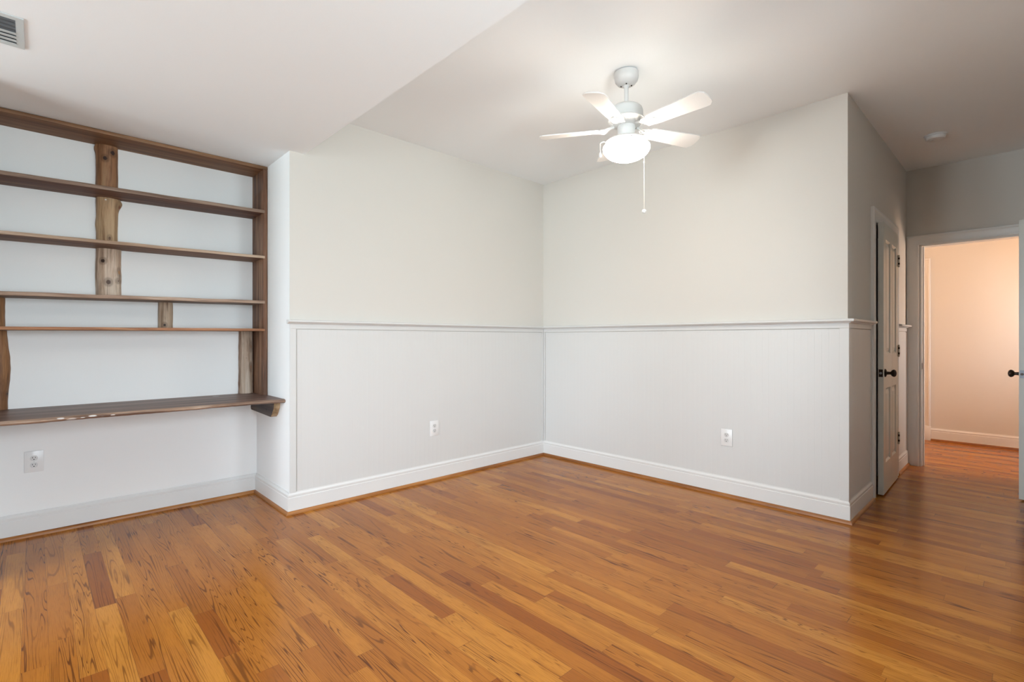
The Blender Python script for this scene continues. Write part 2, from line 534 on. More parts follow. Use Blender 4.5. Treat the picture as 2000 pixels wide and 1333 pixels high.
# hall end wall with doorway
DX0, DX1, DZ = 2.722, 3.535, 2.045
w = MB(); w.box(L, DX0, W, W + T, 0, H); w.box(DX1, XH, W, W + T, 0, H); w.box(DX0, DX1, W, W + T, DZ, H)
props(w.build('wall_hall_end', M_WALL, smooth=0), 'hall end wall around the open doorway', 'wall', kind='structure')
w = MB(); w.box(XH, XH + T, 0, W + T, 0, H); w.box(XH + T, XR + T, 0, T, 0, H)
props(w.build('wall_hall_right', M_WALL, smooth=0), 'hall right wall', 'wall', kind='structure')
w = MB(); w.box(XR, XR + T, BACK_Y - T, FILL_RWIN[0], 0, H); w.box(XR, XR + T, FILL_RWIN[1], FILL_RWIN2[0], 0, H); w.box(XR, XR + T, FILL_RWIN2[1], 0, 0, H)
for q in (FILL_RWIN, FILL_RWIN2):
    w.box(XR, XR + T, q[0], q[1], 0, q[2]); w.box(XR, XR + T, q[0], q[1], q[3], H)
props(w.build('wall_right', M_WALL, smooth=0), 'right wall of the room', 'wall', kind='structure')
# back wall with two windows
w = MB()
xs = [-T] + [v for q in WINDOWS for v in (q[0], q[1])] + [XR]
for i in range(0, len(xs), 2):
    w.box(xs[i], xs[i + 1], BACK_Y - T, BACK_Y, 0, S)
for (a, b, c, d) in WINDOWS:
    w.box(a, b, BACK_Y - T, BACK_Y, 0, c); w.box(a, b, BACK_Y - T, BACK_Y, d, S)
props(w.build('wall_back', M_WHITE, smooth=0), 'back wall with two windows', 'wall', kind='structure')
# next room
w = MB(); w.box(0.2, XR + T, YF, YF + T, 0, H)
props(w.build('wall_next_room', M_WALL, smooth=0), 'warm lit wall seen through the doorway', 'wall', kind='structure')
w = MB(); w.box(0.2 - T, 0.2, W + T, YF + T, 0, H); w.box(XR, XR + T, T, FILL_NWIN[0], 0, H); w.box(XR, XR + T, FILL_NWIN[1], YF, 0, H); w.box(XR, XR + T, FILL_NWIN[0], FILL_NWIN[1], 0, FILL_NWIN[2]); w.box(XR, XR + T, FILL_NWIN[0], FILL_NWIN[1], FILL_NWIN[3], H); w.box(0.2, 1.75, W, W + T, 0, H); w.box(XH, XR, W, W + T, 0, H)
props(w.build('wall_next_room_sides', M_WALL, smooth=0), 'side walls of the next room', 'wall', kind='structure')

# windows behind the camera
for k, (a, b, c, d) in enumerate(WINDOWS):
    e = empty('window_%d' % (k + 1), ((a + b) / 2, BACK_Y - T / 2, c))
    props(e, 'white double-hung window in the back wall', 'window', kind='structure')
    f = MB(); y0, y1 = BACK_Y - 0.10, BACK_Y - 0.04
    for (p, q, r, s_) in ((a, a + 0.04, c, d), (b - 0.04, b, c, d), (a + 0.04, b - 0.04, c, c + 0.05), (a + 0.04, b - 0.04, d - 0.04, d), (a + 0.04, b - 0.04, (c + d) / 2 - 0.02, (c + d) / 2 + 0.02)):
        f.box(p, q, y0, y1, r, s_)
    f.build('window_frame', M_TRIM, e, smooth=0)
    g = MB(); g.box(a + 0.04, b - 0.04, BACK_Y - 0.072, BACK_Y - 0.068, c + 0.05, d - 0.04)
    g.build('pane', M_GLASS, e, smooth=0)
    g = MB()
    g.box(a - 0.08, a, BACK_Y, BACK_Y + 0.018, c - 0.02, d + 0.08); g.box(b, b + 0.045, BACK_Y, BACK_Y + 0.018, c - 0.02, d + 0.08)
    g.box(a, b, BACK_Y, BACK_Y + 0.018, d, d + 0.08); g.box(a - 0.08, b + 0.045, BACK_Y, BACK_Y + 0.04, c - 0.045, c - 0.02)
    g.build('window_casing', M_TRIM, e, bevel=0.002)

for k, ((a, b, c, d), lab) in enumerate(((FILL_RWIN, 'unseen white double-hung window added in the right wall beside the camera to brighten the left wall'), (FILL_RWIN2, 'unseen white double-hung window added in the right wall nearest the hall to brighten hall wall and ceiling'), (FILL_NWIN, 'unseen white double-hung window added to brighten the next room'))):
    e = empty('window_%d' % (k + 3), (XR + T / 2, (a + b) / 2, c))
    props(e, lab, 'window', kind='structure')
    f = MB(); x0, x1 = XR + 0.04, XR + 0.10
    for (p, q, r, s_) in ((a, a + 0.04, c, d), (b - 0.04, b, c, d), (a + 0.04, b - 0.04, c, c + 0.05), (a + 0.04, b - 0.04, d - 0.04, d), (a + 0.04, b - 0.04, (c + d) / 2 - 0.02, (c + d) / 2 + 0.02)):
        f.box(x0, x1, p, q, r, s_)
    f.build('window_frame', M_TRIM, e, smooth=0)
    g = MB(); g.box(XR + 0.068, XR + 0.072, a + 0.04, b - 0.04, c + 0.05, d - 0.04)
    g.build('pane', M_GLASS, e, smooth=0)
    g = MB()
    g.box(XR - 0.018, XR, a - 0.08, a, c - 0.02, d + 0.08); g.box(XR - 0.018, XR, b, b + 0.08, c - 0.02, d + 0.08)
    g.box(XR - 0.018, XR, a, b, d, d + 0.08); g.box(XR - 0.04, XR, a - 0.08, b + 0.08, c - 0.045, c - 0.02)
    g.build('window_casing', M_TRIM, e, bevel=0.002)

# ---------------------------------------------------------------- baseboards and shoe mouldings
C0 = 0.655     # outer edge of closet casing, near side
C1 = 1.632     # outer edge, far side
main_path = [(0, BACK_Y), (0, YL), (REC, YL), (REC, YR), (0, YR), (0, 0), (L, 0), (L, C0)]
names = [('near', 0, 2, 'M'), ('recess', 2, 3, 'y'), ('recess_side', 3, 4, 'x'), ('left', 4, 5, 'y'), ('far', 5, 6, 'x'), ('hall', 6, 7, 'y')]
n_trim = 0
for nm, a, b, ax in names:
    m = MB(); sweep(m, main_path, BASE_PROF, a, b)
    props(m.build('baseboard_' + nm, M_TRIM, smooth=25), 'white moulded baseboard, ' + {'near': 'recess near end', 'recess': 'under the shelves', 'recess_side': 'short piece at the recess corner', 'left': 'along the left wainscot', 'far': 'along the far wainscot', 'hall': 'between outer corner and closet door'}[nm], 'baseboard', kind='structure')
    n_trim += 1
    m = MB(); sweep(m, main_path, SHOE_PROF, a, b)
    props(m.build('trim_%d' % n_trim, M_SHOE if ax == 'y' else M_SHOE_X, smooth=40), 'oak shoe moulding under the baseboard, ' + nm.replace('_', ' '), 'moulding', kind='structure')
for nm, path in (('hall_end', [(L, C1), (L, W)]), ('right', [(XH, W), (XH, 0), (XR, 0), (XR, BACK_Y), (0, BACK_Y)]), ('next_room', [(2.632, YF), (XR, YF)])):
    if nm == 'next_room':
        path = [(2.632, YF), (XR, YF)]
    m = MB(); sweep(m, path, BASE_PROF)
    props(m.build('baseboard_' + nm, M_TRIM, smooth=25), 'white moulded baseboard, ' + nm.replace('_', ' '), 'baseboard', kind='structure')
    n_trim += 1
    m = MB(); sweep(m, path, SHOE_PROF)
    props(m.build('trim_%d' % n_trim, M_SHOE_X if nm == 'next_room' else M_SHOE, smooth=40), 'oak shoe moulding, ' + nm.replace('_', ' '), 'moulding', kind='structure')

# ---------------------------------------------------------------- wainscot: beadboard panels, rails and stiles
BB_T = 0.005      # beadboard face above the wall
FR_T = 0.0085     # frame face above the wall
def beadboard(mb, a, b, z0, z1, put):
    """profile across the width, grooves every 41 mm; put(u, d, z) -> world"""
    pts = [(a, BB_T)]
    u = a + 0.03
    while u < b - 0.02:
        pts += [(u - 0.0016, BB_T), (u - 0.0005, BB_T - 0.0004), (u + 0.0005, BB_T - 0.0004), (u + 0.0016, BB_T)]
        u += 0.041
    pts.append((b, BB_T))
    vs = []
    for (p, d) in pts:
        vs.append(put(p, d, z0)); vs.append(put(p, d, z1))
    n = len(pts)
    base = [put(a, 0.0002, z0), put(a, 0.0002, z1), put(b, 0.0002, z0), put(b, 0.0002, z1)]
    k = len(vs); vs += base
    fs = [(2 * i, 2 * i + 2, 2 * i + 3, 2 * i + 1) for i in range(n - 1)]
    fs += [(k, k + 1, k + 3, k + 2), (0, 1, k + 1, k), (2 * n - 2, k + 2, k + 3, 2 * n - 1)]
    mb.add(vs, fs)

def wainscot(side, a, b, put, stile_a, stile_b, label, rail_path, i0=None, i1=None):
    e = empty('wainscot_' + side, put((a + b) / 2, 0, 0))
    props(e, label, 'wainscot', kind='structure')
    m = MB(); beadboard(m, a + stile_a + 0.0065, b - stile_b - 0.0005, 0.14, RAIL - 0.060 - 0.0045, put)
    m.build('beadboard_panel', M_WAINS, e, smooth=0)
    m = MB()
    def bx(u0, u1, z0, z1):
        q = [put(u0, 0.0003, z0), put(u1, 0.0003, z0), put(u1, FR_T, z0), put(u0, FR_T, z0), put(u0, 0.0003, z1), put(u1, 0.0003, z1), put(u1, FR_T, z1), put(u0, FR_T, z1)]
        m.add(q, [(0, 3, 2, 1), (4, 5, 6, 7), (0, 1, 5, 4), (1, 2, 6, 5), (2, 3, 7, 6), (3, 0, 4, 7)])
    TOPR = RAIL - 0.060
    bx(a, b, TOPR, RAIL - 0.02)
    if stile_a: bx(a, a + stile_a, 0.14, TOPR)
    if stile_b: bx(b - stile_b, b, 0.14, TOPR)
    m.build('frame_rail', M_WAINS, e, bevel=0.0012, segs=1)
    m = MB(); sweep(m, rail_path, RAIL_PROF, i0, i1)
    m.build('chair_rail', M_WAINS, e, smooth=30)
    return e
rp = [(0, YR), (0, 0), (L, 0), (L, C0)]
wainscot('left', YR, -FR_T, lambda u, d, z: (d, u, z), 0.040, 0.018, 'white beadboard wainscot along the left wall', [(0, YR - 0.02), (0, 0), (L, 0)], 0, 1)
wainscot('far', FR_T, L + FR_T, lambda u, d, z: (u, -d, z), 0.018, 0.052, 'white beadboard wainscot along the far wall', rp, 1, 2)
wainscot('hall', -FR_T * 0 + 0.0, C0 - 0.0, lambda u, d, z: (L + d, u, z), 0.05, 0.035, 'short wainscot panel between the outer corner and the closet door', rp, 2, 3)
wainscot('hall_end', C1, W, lambda u, d, z: (L + d, u, z), 0.05, 0.05, 'short wainscot panel between closet door and hall end', [(L, C1), (L, W)])

# ---------------------------------------------------------------- door casings
CAS = [(0.0, 0.0), (0.0, 0.012), (0.006, 0.016), (0.020, 0.013), (0.070, 0.016), (0.080, 0.022), (0.093, 0.022), (0.097, 0.018), (0.097, 0.0)]
def casing(mb, u0, u1, ztop, put, width=0.097, legs=(True, True)):
    """U-shaped mitred casing around an opening u0..u1, 0..ztop; put(u, d, z)"""
    prof = [(a * width / 0.097, d) for a, d in CAS]
    k = len(prof)
    def sect(u, z, su, sz):
        return [put(u + su * a, d, z + sz * a) for a, d in prof]
    rings = []
    if legs[0]: rings.append(sect(u0, 0.0, -1, 0))
    rings.append(sect(u0, ztop, -1 if legs[0] else 0, 1))
    rings.append(sect(u1, ztop, 1 if legs[1] else 0, 1))
    if legs[1]: rings.append(sect(u1, 0.0, 1, 0))
    vs = [v for r in rings for v in r]
    fs = []
    for i in range(len(rings) - 1):
        for j in range(k):
            jj = (j + 1) % k
            fs.append((i * k + j, i * k + jj, (i + 1) * k + jj, (i + 1) * k + j))
    fs.append(tuple(reversed(range(k)))); fs.append(tuple(range((len(rings) - 1) * k, len(rings) * k)))
    mb.add(vs, fs)

# closet door surround
e = empty('trim_door_closet', (L, (CY0 + CY1) / 2, 0))
props(e, 'white casing and jamb around the closet door', 'door frame', kind='structure')
m = MB(); casing(m, CY0 - 0.012, CY1 + 0.04, CZ - 0.01, lambda u, d, z: (L + d, u, z))
m.build('casing', M_TRIM, e, smooth=30)
m = MB(); m.box(L - T - 0.003, L + 0.001, CY0 - 0.002, CY0 + 0.016, 0, CZ); m.box(L - T - 0.003, L + 0.001, CY1 - 0.005, CY1 + 0.002, 0, CZ); m.box(L - T - 0.003, L + 0.001, CY0, CY1, CZ - 0.018, CZ)
m.build('jamb', M_TRIM, e, bevel=0.001, segs=1)

# doorway at the hall end
e = empty('trim_door_hall', ((DX0 + DX1) / 2, W, 0))
props(e, 'white casing and jamb around the open doorway at the hall end', 'door frame', kind='structure')
m = MB(); casing(m, DX0 - 0.004, DX1 + 0.004, DZ - 0.008, lambda u, d, z: (u, W - d, z), width=0.090)
m.build('casing', M_TRIM, e, smooth=30)
m = MB(); casing(m, DX0 - 0.004, DX1 + 0.004, DZ - 0.008, lambda u, d, z: (u, W + T + d, z), width=0.090)
m.build('casing', M_TRIM, e, smooth=30)
m = MB(); m.box(DX0 - 0.002, DX0 + 0.016, W - 0.001, W + T + 0.001, 0, DZ); m.box(DX1 - 0.016, DX1 + 0.002, W - 0.001, W + T + 0.001, 0, DZ); m.box(DX0, DX1, W - 0.001, W + T + 0.001, DZ - 0.018, DZ)
m.box(DX0 + 0.016, DX0 + 0.028, W + 0.042, W + 0.078, 0, DZ - 0.018)
m.build('jamb', M_TRIM, e, bevel=0.001, segs=1)
m = MB(); m.box(DX0 + 0.0155, DX0 + 0.0175, W + 0.006, W + 0.034, 0.895, 0.952)
m.build('strike_plate', M_BRONZE, e, bevel=0.0005, segs=1)

# cased opening with a closed door on the wall of the next room
e = empty('trim_door_next_room', (2.15, YF, 0))
props(e, 'white door casing on the warm wall of the next room', 'door frame', kind='structure')
m = MB(); casing(m, 1.72, 2.535, 2.02, lambda u, d, z: (u, YF - d, z), width=0.092)
m.build('casing', M_TRIM, e, smooth=30)
m = MB(); m.box(2.533, 2.631, YF - 0.026, YF, 0, 0.165); m.box(1.624, 1.722, YF - 0.026, YF, 0, 0.165)
m.build('plinth_block', M_TRIM, e, bevel=0.002)

# ---------------------------------------------------------------- panelled doors
def panel_door(name, origin, rz, wd, ht, th, rows, label, mat, knob_sides, hinge_zs, plate_mat, kind=None):
    """local frame: hinge edge at x=0, leaf runs along -y to y=-wd, thickness x 0..th, z from .015"""
    e = empty(name, origin, rz)
    props(e, label, 'door', kind='structure')
    m = MB()
    z0, z1 = 0.012, ht
    st = 0.095 if wd < 0.7 else 0.11
    mid = 0.075
    cols = [(-wd + st, -wd / 2 - mid / 2), (-wd / 2 + mid / 2, -st)]
    # stiles and rails
    m.box(0, th, -wd, -wd + st, z0, z1); m.box(0, th, -st, 0, z0, z1)
    m.box(0.0002, th - 0.0002, -wd / 2 - mid / 2, -wd / 2 + mid / 2, z0, z1)
    zs = [z0] + [v for r in rows for v in r] + [z1]
    for i in range(0, len(zs), 2):
        for (a, b) in cols:
            m.box(0.0, th, a, b, zs[i], zs[i + 1])
    m.build('door_frame', mat, e, local=True, smooth=0)
    m = MB()
    for (za, zb) in rows:
        for (a, b) in cols:
            for sgn in (0, 1):
                f = lambda d: (th - d) if sgn else d
                lv = [(0.0, 0.0), (0.012, 0.010), (0.020, 0.010), (0.045, 0.003)]
                vs = []
                for (ins, d) in lv:
                    vs += [(f(d), a + ins, za + ins), (f(d), b - ins, za + ins), (f(d), b - ins, zb - ins), (f(d), a + ins, zb - ins)]
                fs = []
                for q in range(len(lv) - 1):
                    for w_ in range(4):
                        x_ = (w_ + 1) % 4
                        fs.append((q * 4 + w_, q * 4 + x_, q * 4 + 4 + x_, q * 4 + 4 + w_))
                k = (len(lv) - 1) * 4
                fs.append((k, k + 1, k + 2, k + 3))
                m.add(vs, fs)
    m.build('raised_panel', mat, e, local=True, smooth=0)
    for sgn in knob_sides:
        x = th if sgn > 0 else 0.0
        prof = [(0.031, 0), (0.031, 0.004), (0.024, 0.009), (0.012, 0.013), (0.0105, 0.030), (0.013, 0.036), (0.022, 0.041), (0.0275, 0.050), (0.0275, 0.058), (0.021, 0.066), (0.008, 0.070), (0.0005, 0.0705)]
        k = MB(); k.lathe([(r, x + sgn * h) for r, h in prof], (0, -wd + 0.06, 0.918), 24, 'x')
        k.build('door_knob', M_BRONZE, e, local=True)
    m = MB(); m.box(th / 2 - 0.0125, th / 2 + 0.0125, -wd - 0.0012, -wd + 0.001, 0.890, 0.946)
    pl = m.build('latch_plate', plate_mat, e, local=True, bevel=0.0004, segs=1)
    m = MB(); m.lathe([(0.0085, -wd - 0.010), (0.0085, -wd + 0.001)], (th / 2, 0, 0.918), 16, 'y')
    m.build('latch_bolt', M_BRONZE if plate_mat is M_STEEL else M_STEEL, pl, local=True)
    for hz in hinge_zs:
        m = MB(); m.lathe([(0.0065, hz - 0.050), (0.0065, hz + 0.050)], (th + 0.006, 0.004, 0), 12)
        m.box(th - 0.0005, th + 0.0015, -0.030, 0.0, hz - 0.045, hz + 0.045)
        h = m.build('hinge', M_HINGE, e, local=True)
        m = MB()
        for q in (-0.022, 0.022):
            m.lathe([(0.0072, hz + q - 0.008), (0.0072, hz + q + 0.008)], (th + 0.006, 0.004, 0), 12)
        m.build('knuckle', M_BRONZE, h, local=True)
    return e
# closet door, slightly ajar
CW = 0.668
ang = math.asin(0.014 / CW)
panel_door('door_1', (L + 0.002 - 0.0, 1.480, 0), ang, CW, 2.046, 0.034, [(0.24, 0.80), (1.06, 1.925)],
           'narrow white panelled closet door standing slightly ajar, dark knob', M_DOOR, (1,), (0.345, 1.075, 1.825), M_BRONZE)
# open room door at the right edge
dx, dy = 3.372 - (DX1 - 0.02), 1.418 - (W - 0.006)
wd2 = math.hypot(dx, dy)
ang2 = math.atan2(dx, -dy)
panel_door('door_2', (DX1 - 0.02, W - 0.006, 0), ang2, wd2, 2.036, 0.035, [(0.24, 0.80), (1.06, 1.915)],
           'pale green-white room door swung open at the right edge', M_DOOR, (-1, 1), (0.3, 1.0, 1.8), M_STEEL)
# closed door in the next room (out of view except from the side)
m = MB(); m.box(1.722, 2.533, YF - 0.004, YF, 0.006, 2.018)
props(m.build('door_3', M_DOOR, smooth=0), 'closed white door in the next room', 'door', kind='structure')

# ================================================================== THINGS
# ---------------------------------------------------------------- rustic shelving in the recess
XF = -0.432
def board(mb, y0, y1, x0, x1, zb0, zb1, th, seed, wav=0.003, n=70, zw=0.0012):
    """plank along y, underside from zb0 (at y0) to zb1 (at y1); slightly wavy front edge with rounded arrises"""
    sec = 8
    vs = []
    for i in range(n + 1):
        t = i / n
        y = y0 + (y1 - y0) * t
        zb = zb0 + (zb1 - zb0) * t
        xf = x1 + wav * noise.noise(Vector((y * 3.1, seed, 0))) * 2 + wav * 0.5 * noise.noise(Vector((y * 14, seed, 3)))
        dz = zw * noise.noise(Vector((y * 5, seed, 7))) * 2
        r = 0.0035
        for (x, z) in ((x0, zb), (xf - r, zb + dz), (xf - r * 0.3, zb + r * 0.3 + dz), (xf, zb + r + dz), (xf, zb + th - r + dz), (xf - r * 0.3, zb + th - r * 0.3 + dz), (xf - r, zb + th + dz), (x0, zb + th)):
            vs.append((x, y, z))
    fs = []
    for i in range(n):
        for j in range(sec):
            k = (j + 1) % sec
            fs.append((i * sec + j, i * sec + k, (i + 1) * sec + k, (i + 1) * sec + j))
    fs.append(tuple(reversed(range(sec)))); fs.append(tuple(range(n * sec, (n + 1) * sec)))
    mb.add(vs, fs)
    for i in range(n):
        for j in (1, 2, 3, 4, 5):
            mb.m[i * sec + j] = 1          # sawn front edge, a little lighter than the faces

def log_slab(mb, yc, wdt, z0, z1, depth, seed, bulges=(), taper=0.0, n=48, sec=18):
    """half-round log standing against the recess wall"""
    vs = []
    for i in range(n + 1):
        t = i / n
        z = z0 + (z1 - z0) * t
        wv = wdt * (1 + taper * (t - 0.5)) / 2
        for j in range(sec + 1):
            a = math.pi * j / sec
            c_, s_ = math.cos(a), math.sin(a)
            rn = 1 + 0.05 * noise.noise(Vector((z * 6, a * 1.2, seed))) + 0.035 * noise.noise(Vector((z * 22, a * 4, seed + 5)))
            y = yc - wv * c_ * rn
            x = REC + 0.0008 + depth * (s_ ** 0.75 if s_ > 0 else 0) * rn
            for (bz, ba, br, ba_w, amp) in bulges:
                q = math.exp(-((z - bz) / br) ** 2 - ((a - ba) / ba_w) ** 2)
                y += -c_ * amp * q; x += s_ * amp * q
            vs.append((max(x, REC + 0.0008), y, z))
    k = sec + 1
    fs = []
    for i in range(n):
        for j in range(sec):
            fs.append((i * k + j, i * k + j + 1, (i + 1) * k + j + 1, (i + 1) * k + j))
        fs.append((i * k + sec, i * k, (i + 1) * k, (i + 1) * k + sec))
    fs.append(tuple(reversed(range(k)))); fs.append(tuple(range(n * k, (n + 1) * k)))
    mb.add(vs, fs)

shelf = empty('shelf_unit', ((XF + REC) / 2, -3.3, 0.76))
props(shelf, 'rustic brown built-in wooden shelf unit with log posts filling the white recess', 'shelves')
YE = YL + 0.002       # left end of the boards
K = lambda y, z, d=0.05: (REC + d, y, z)
DK = (0.035, 0.018, 0.012)

m_top = rustic('cedar_top_board', (0.105, 0.045, 0.019), (0.20, 0.092, 0.040), (0.31, 0.165, 0.080), 'y', seed=1, gscale=0.9)
m = MB(); board(m, YE, YR - 0.001, REC + 0.001, XF, 2.409, 2.410, 0.0225, 1.0, wav=0.0015, zw=0.0006)
m.build('top_board', [m_top, rustic('cedar_top_edge', (0.13, 0.060, 0.026), (0.23, 0.115, 0.052), (0.34, 0.195, 0.10), 'y', seed=41)], shelf)

m_side = rustic('cedar_side_board', (0.080, 0.034, 0.017), (0.19, 0.090, 0.048), (0.36, 0.205, 0.115), 'z', seed=2, gscale=1.3, streak=20)
m = MB(); n = 40
vs = []
for i in range(n + 1):
    z = 0.764 + (2.4085 - 0.764) * i / n
    o_ = 0.003 * noise.noise(Vector((z * 3, 1, 1)))
    for (x, y) in ((REC + 0.001, YR - 0.0005), (REC + 0.001, YR - 0.030), (XF - 0.004, YR - 0.030 + o_ * 0.5), (XF + o_, YR - 0.026), (XF + 0.001 + o_, YR - 0.006), (XF - 0.005 + o_, YR - 0.0005)):
        vs.append((x, y, z))
fs = []
for i in range(n):
    for j in range(6):
        k = (j + 1) % 6
        fs.append((i * 6 + j, i * 6 + k, (i + 1) * 6 + k, (i + 1) * 6 + j))
fs.append(tuple(reversed(range(6)))); fs.append(tuple(range(n * 6, n * 6 + 6)))
m.add(vs, fs)
m.build('side_board', m_side, shelf, smooth=40)
# matching board on the near side, outside the frame
m = MB(); m.box(REC + 0.001, XF, YL + 0.001, YL + 0.030, 0.764, 2.4085)
m.build('side_board', m_side, shelf, bevel=0.003)

YI = YR - 0.020
YI0 = YL + 0.012
rows_ = [
    ('a', 2.063, 2.090, 0.0235, ((0.060, 0.024, 0.014), (0.125, 0.052, 0.030), (0.21, 0.105, 0.062)), ((0.13, 0.075, 0.050), (0.23, 0.15, 0.105), (0.36, 0.27, 0.20)), 0.004),
    ('b', 1.742, 1.760, 0.0195, ((0.095, 0.043, 0.024), (0.19, 0.095, 0.055), (0.30, 0.17, 0.10)), ((0.30, 0.19, 0.12), (0.44, 0.31, 0.215), (0.56, 0.42, 0.31)), 0.002),
    ('c', 1.409, 1.431, 0.0220, ((0.115, 0.070, 0.048), (0.20, 0.135, 0.095), (0.30, 0.21, 0.155)), ((0.22, 0.13, 0.085), (0.38, 0.26, 0.185), (0.52, 0.40, 0.31)), 0.002),
    ('d', 1.2215, 1.231, 0.0180, ((0.15, 0.066, 0.032), (0.26, 0.125, 0.062), (0.38, 0.21, 0.11)), ((0.24, 0.095, 0.042), (0.40, 0.185, 0.088), (0.52, 0.28, 0.145)), 0.0015),
]
for (nm, zl, zr, th, cols, ecols, wv) in rows_:
    mt = rustic('cedar_shelf_' + nm, *cols, 'y', seed=10 + ord(nm) - 97, gscale=1.1)
    me_ = rustic('cedar_shelf_edge_' + nm, *ecols, 'y', seed=50 + ord(nm) - 97, gscale=1.6)
    m = MB(); board(m, YI0, YI, REC + 0.001, XF + 0.0015, zl, zr, th, ord(nm), wav=wv)
    m.build('shelf_board', [mt, me_], shelf)

def zsh(nm, y, top):
    for r in rows_:
        if r[0] == nm:
            z = r[1] + (r[2] - r[1]) * (y - YI0) / (YI - YI0)
            return z + (r[3] if top else 0)
yc = -3.401
m_l1 = rustic('log_reddish', (0.15, 0.066, 0.030), (0.31, 0.150, 0.070), (0.42, 0.25, 0.13), 'z', seed=21, gscale=2.0, streak=30,
              spots=((K(-3.413, 2.322), 0.011, DK, 1.2), (K(-3.375, 2.365, 0.045), 0.013, DK, 1.1)))
m = MB(); log_slab(m, yc, 0.112, zsh('a', yc, True), 2.4090, 0.050, 1.0, bulges=((2.385, 0.15, 0.03, 0.5, 0.008),))
m.build('log_post', m_l1, shelf, smooth=50)
m_l2 = rustic('log_tan', (0.24, 0.13, 0.065), (0.46, 0.30, 0.165), (0.58, 0.42, 0.26), 'z', seed=22, gscale=2.0, streak=24,
              spots=((K(-3.392, 1.815), 0.008, (0.14, 0.075, 0.04), 1.6), (K(-3.41, 2.058, 0.05), 0.006, (0.75, 0.73, 0.7), 0.8), (K(-3.345, 2.03, 0.03), 0.012, (0.20, 0.08, 0.04), 1.6)))
m = MB(); log_slab(m, -3.400, 0.110, zsh('b', yc, True), zsh('a', yc, False) - 0.0005, 0.055, 4.0, bulges=((2.045, 2.9, 0.035, 0.5, 0.022), (1.90, 0.1, 0.03, 0.4, 0.005)))
m.build('log_post', m_l2, shelf, smooth=50)
m_l3 = rustic('log_pale_knotty', (0.20, 0.115, 0.075), (0.52, 0.38, 0.275), (0.70, 0.57, 0.45), 'z', seed=23, gscale=2.4, streak=30,
              spots=((K(-3.423, 1.668), 0.011, DK, 1.1), (K(-3.398, 1.535, 0.06), 0.012, (0.12, 0.075, 0.055), 1.2), (K(-3.352, 1.548, 0.045), 0.009, DK, 1.3), (K(-3.345, 1.60, 0.04), 0.009, (0.42, 0.22, 0.10), 2.0)))
m = MB(); log_slab(m, -3.392, 0.130, zsh('c', yc, True), zsh('b', yc, False) - 0.0005, 0.058, 7.0, bulges=((1.56, 2.4, 0.04, 0.5, 0.006),))
m.build('log_post', m_l3, shelf, smooth=50)
m_l4 = rustic('log_short', (0.20, 0.115, 0.070), (0.50, 0.37, 0.26), (0.62, 0.49, 0.37), 'z', seed=24, gscale=2.2, streak=30,
              spots=((K(-3.098, 1.268, 0.035), 0.009, DK, 1.2),))
m = MB(); log_slab(m, -3.088, 0.084, zsh('d', -3.088, True), zsh('c', -3.088, False) - 0.0005, 0.040, 9.0)
m.build('log_post', m_l4, shelf, smooth=50)
m_l5 = rustic('log_right_pale', (0.17, 0.088, 0.052), (0.46, 0.35, 0.26), (0.64, 0.54, 0.44), 'z', seed=25, gscale=1.8, streak=22,
              spots=((K(-2.562, 1.115, 0.04), 0.008, (0.30, 0.16, 0.08), 3.0), (K(-2.562, 0.96, 0.04), 0.009, (0.32, 0.17, 0.09), 2.5), (K(-2.590, 1.03, 0.045), 0.004, DK, 1.3)))
m = MB(); log_slab(m, -2.585, 0.096, 0.7645, zsh('d', -2.585, False) - 0.0005, 0.052, 12.0, taper=-0.06)
m.build('log_post', m_l5, shelf, smooth=50)
m_l6 = rustic('log_left_orange', (0.14, 0.058, 0.024), (0.30, 0.145, 0.060), (0.38, 0.20, 0.09), 'z', seed=26, gscale=1.8, streak=22,
              spots=((K(-3.852, 0.855, 0.02), 0.007, DK, 1.3),))
m = MB(); log_slab(m, -3.905, 0.112, 0.7645, zsh('d', -3.9, False) - 0.0005, 0.05, 15.0, bulges=((1.02, 3.0, 0.12, 0.7, 0.012),), taper=-0.08)
m.build('log_post', m_l6, shelf, smooth=50)
m = MB(); log_slab(m, -3.905, 0.092, zsh('d', -3.9, True), zsh('c', -3.9, False) - 0.0005, 0.045, 18.0)
m.build('log_post', m_l6, shelf, smooth=50)

# ---------------------------------------------------------------- live-edge desk below the shelves
desk = empty('wall_desk', (-0.38, -3.3, 0.62))
props(desk, 'thick rustic live-edge wooden desk top fixed across the recess under the shelves', 'desk')
FLK = (0.62, 0.59, 0.56)
m_desk = rustic('weathered_desk_plank', (0.060, 0.032, 0.026), (0.145, 0.084, 0.066), (0.30, 0.20, 0.155), 'y', 0.42, seed=31, gscale=0.55, streak=17,
                spots=(((-0.60, -2.80, 0.763), 0.008, FLK, 3.0),))
m = MB()
n = 110
sec = []
vs = []
for i in range(n + 1):
    t = i / n
    y = (YL + 0.001) + (YR - 0.001 - YL - 0.001) * t
    xf = -0.088 + 0.010 * noise.noise(Vector((y * 2.2, 3, 0))) + 0.004 * noise.noise(Vector((y * 11, 3, 4))) + 0.002 * noise.noise(Vector((y * 40, 5, 4)))
    dd = (y - (YR - 0.085)) / 0.085
    if dd > 0: xf = xf * (1 - dd) + (-0.070) * dd
    zt = 0.763 + 0.0015 * noise.noise(Vector((y * 5, 1, 1)))
    th = 0.025 + 0.003 * noise.noise(Vector((y * 6, 9, 2))) + 0.0015 * noise.noise(Vector((y * 26, 9, 8)))
    zb = zt - th
    r = 0.006
    for (x, z) in ((REC + 0.001, zb), (xf - 0.020, zb), (xf - 0.007, zb + 0.004), (xf, zb + 0.011), (xf - 0.0015, zt - 0.008), (xf - 0.008, zt - 0.002), (xf - 0.018, zt), (REC + 0.001, 0.7635)):
        vs.append((x, y, z))
fs = []
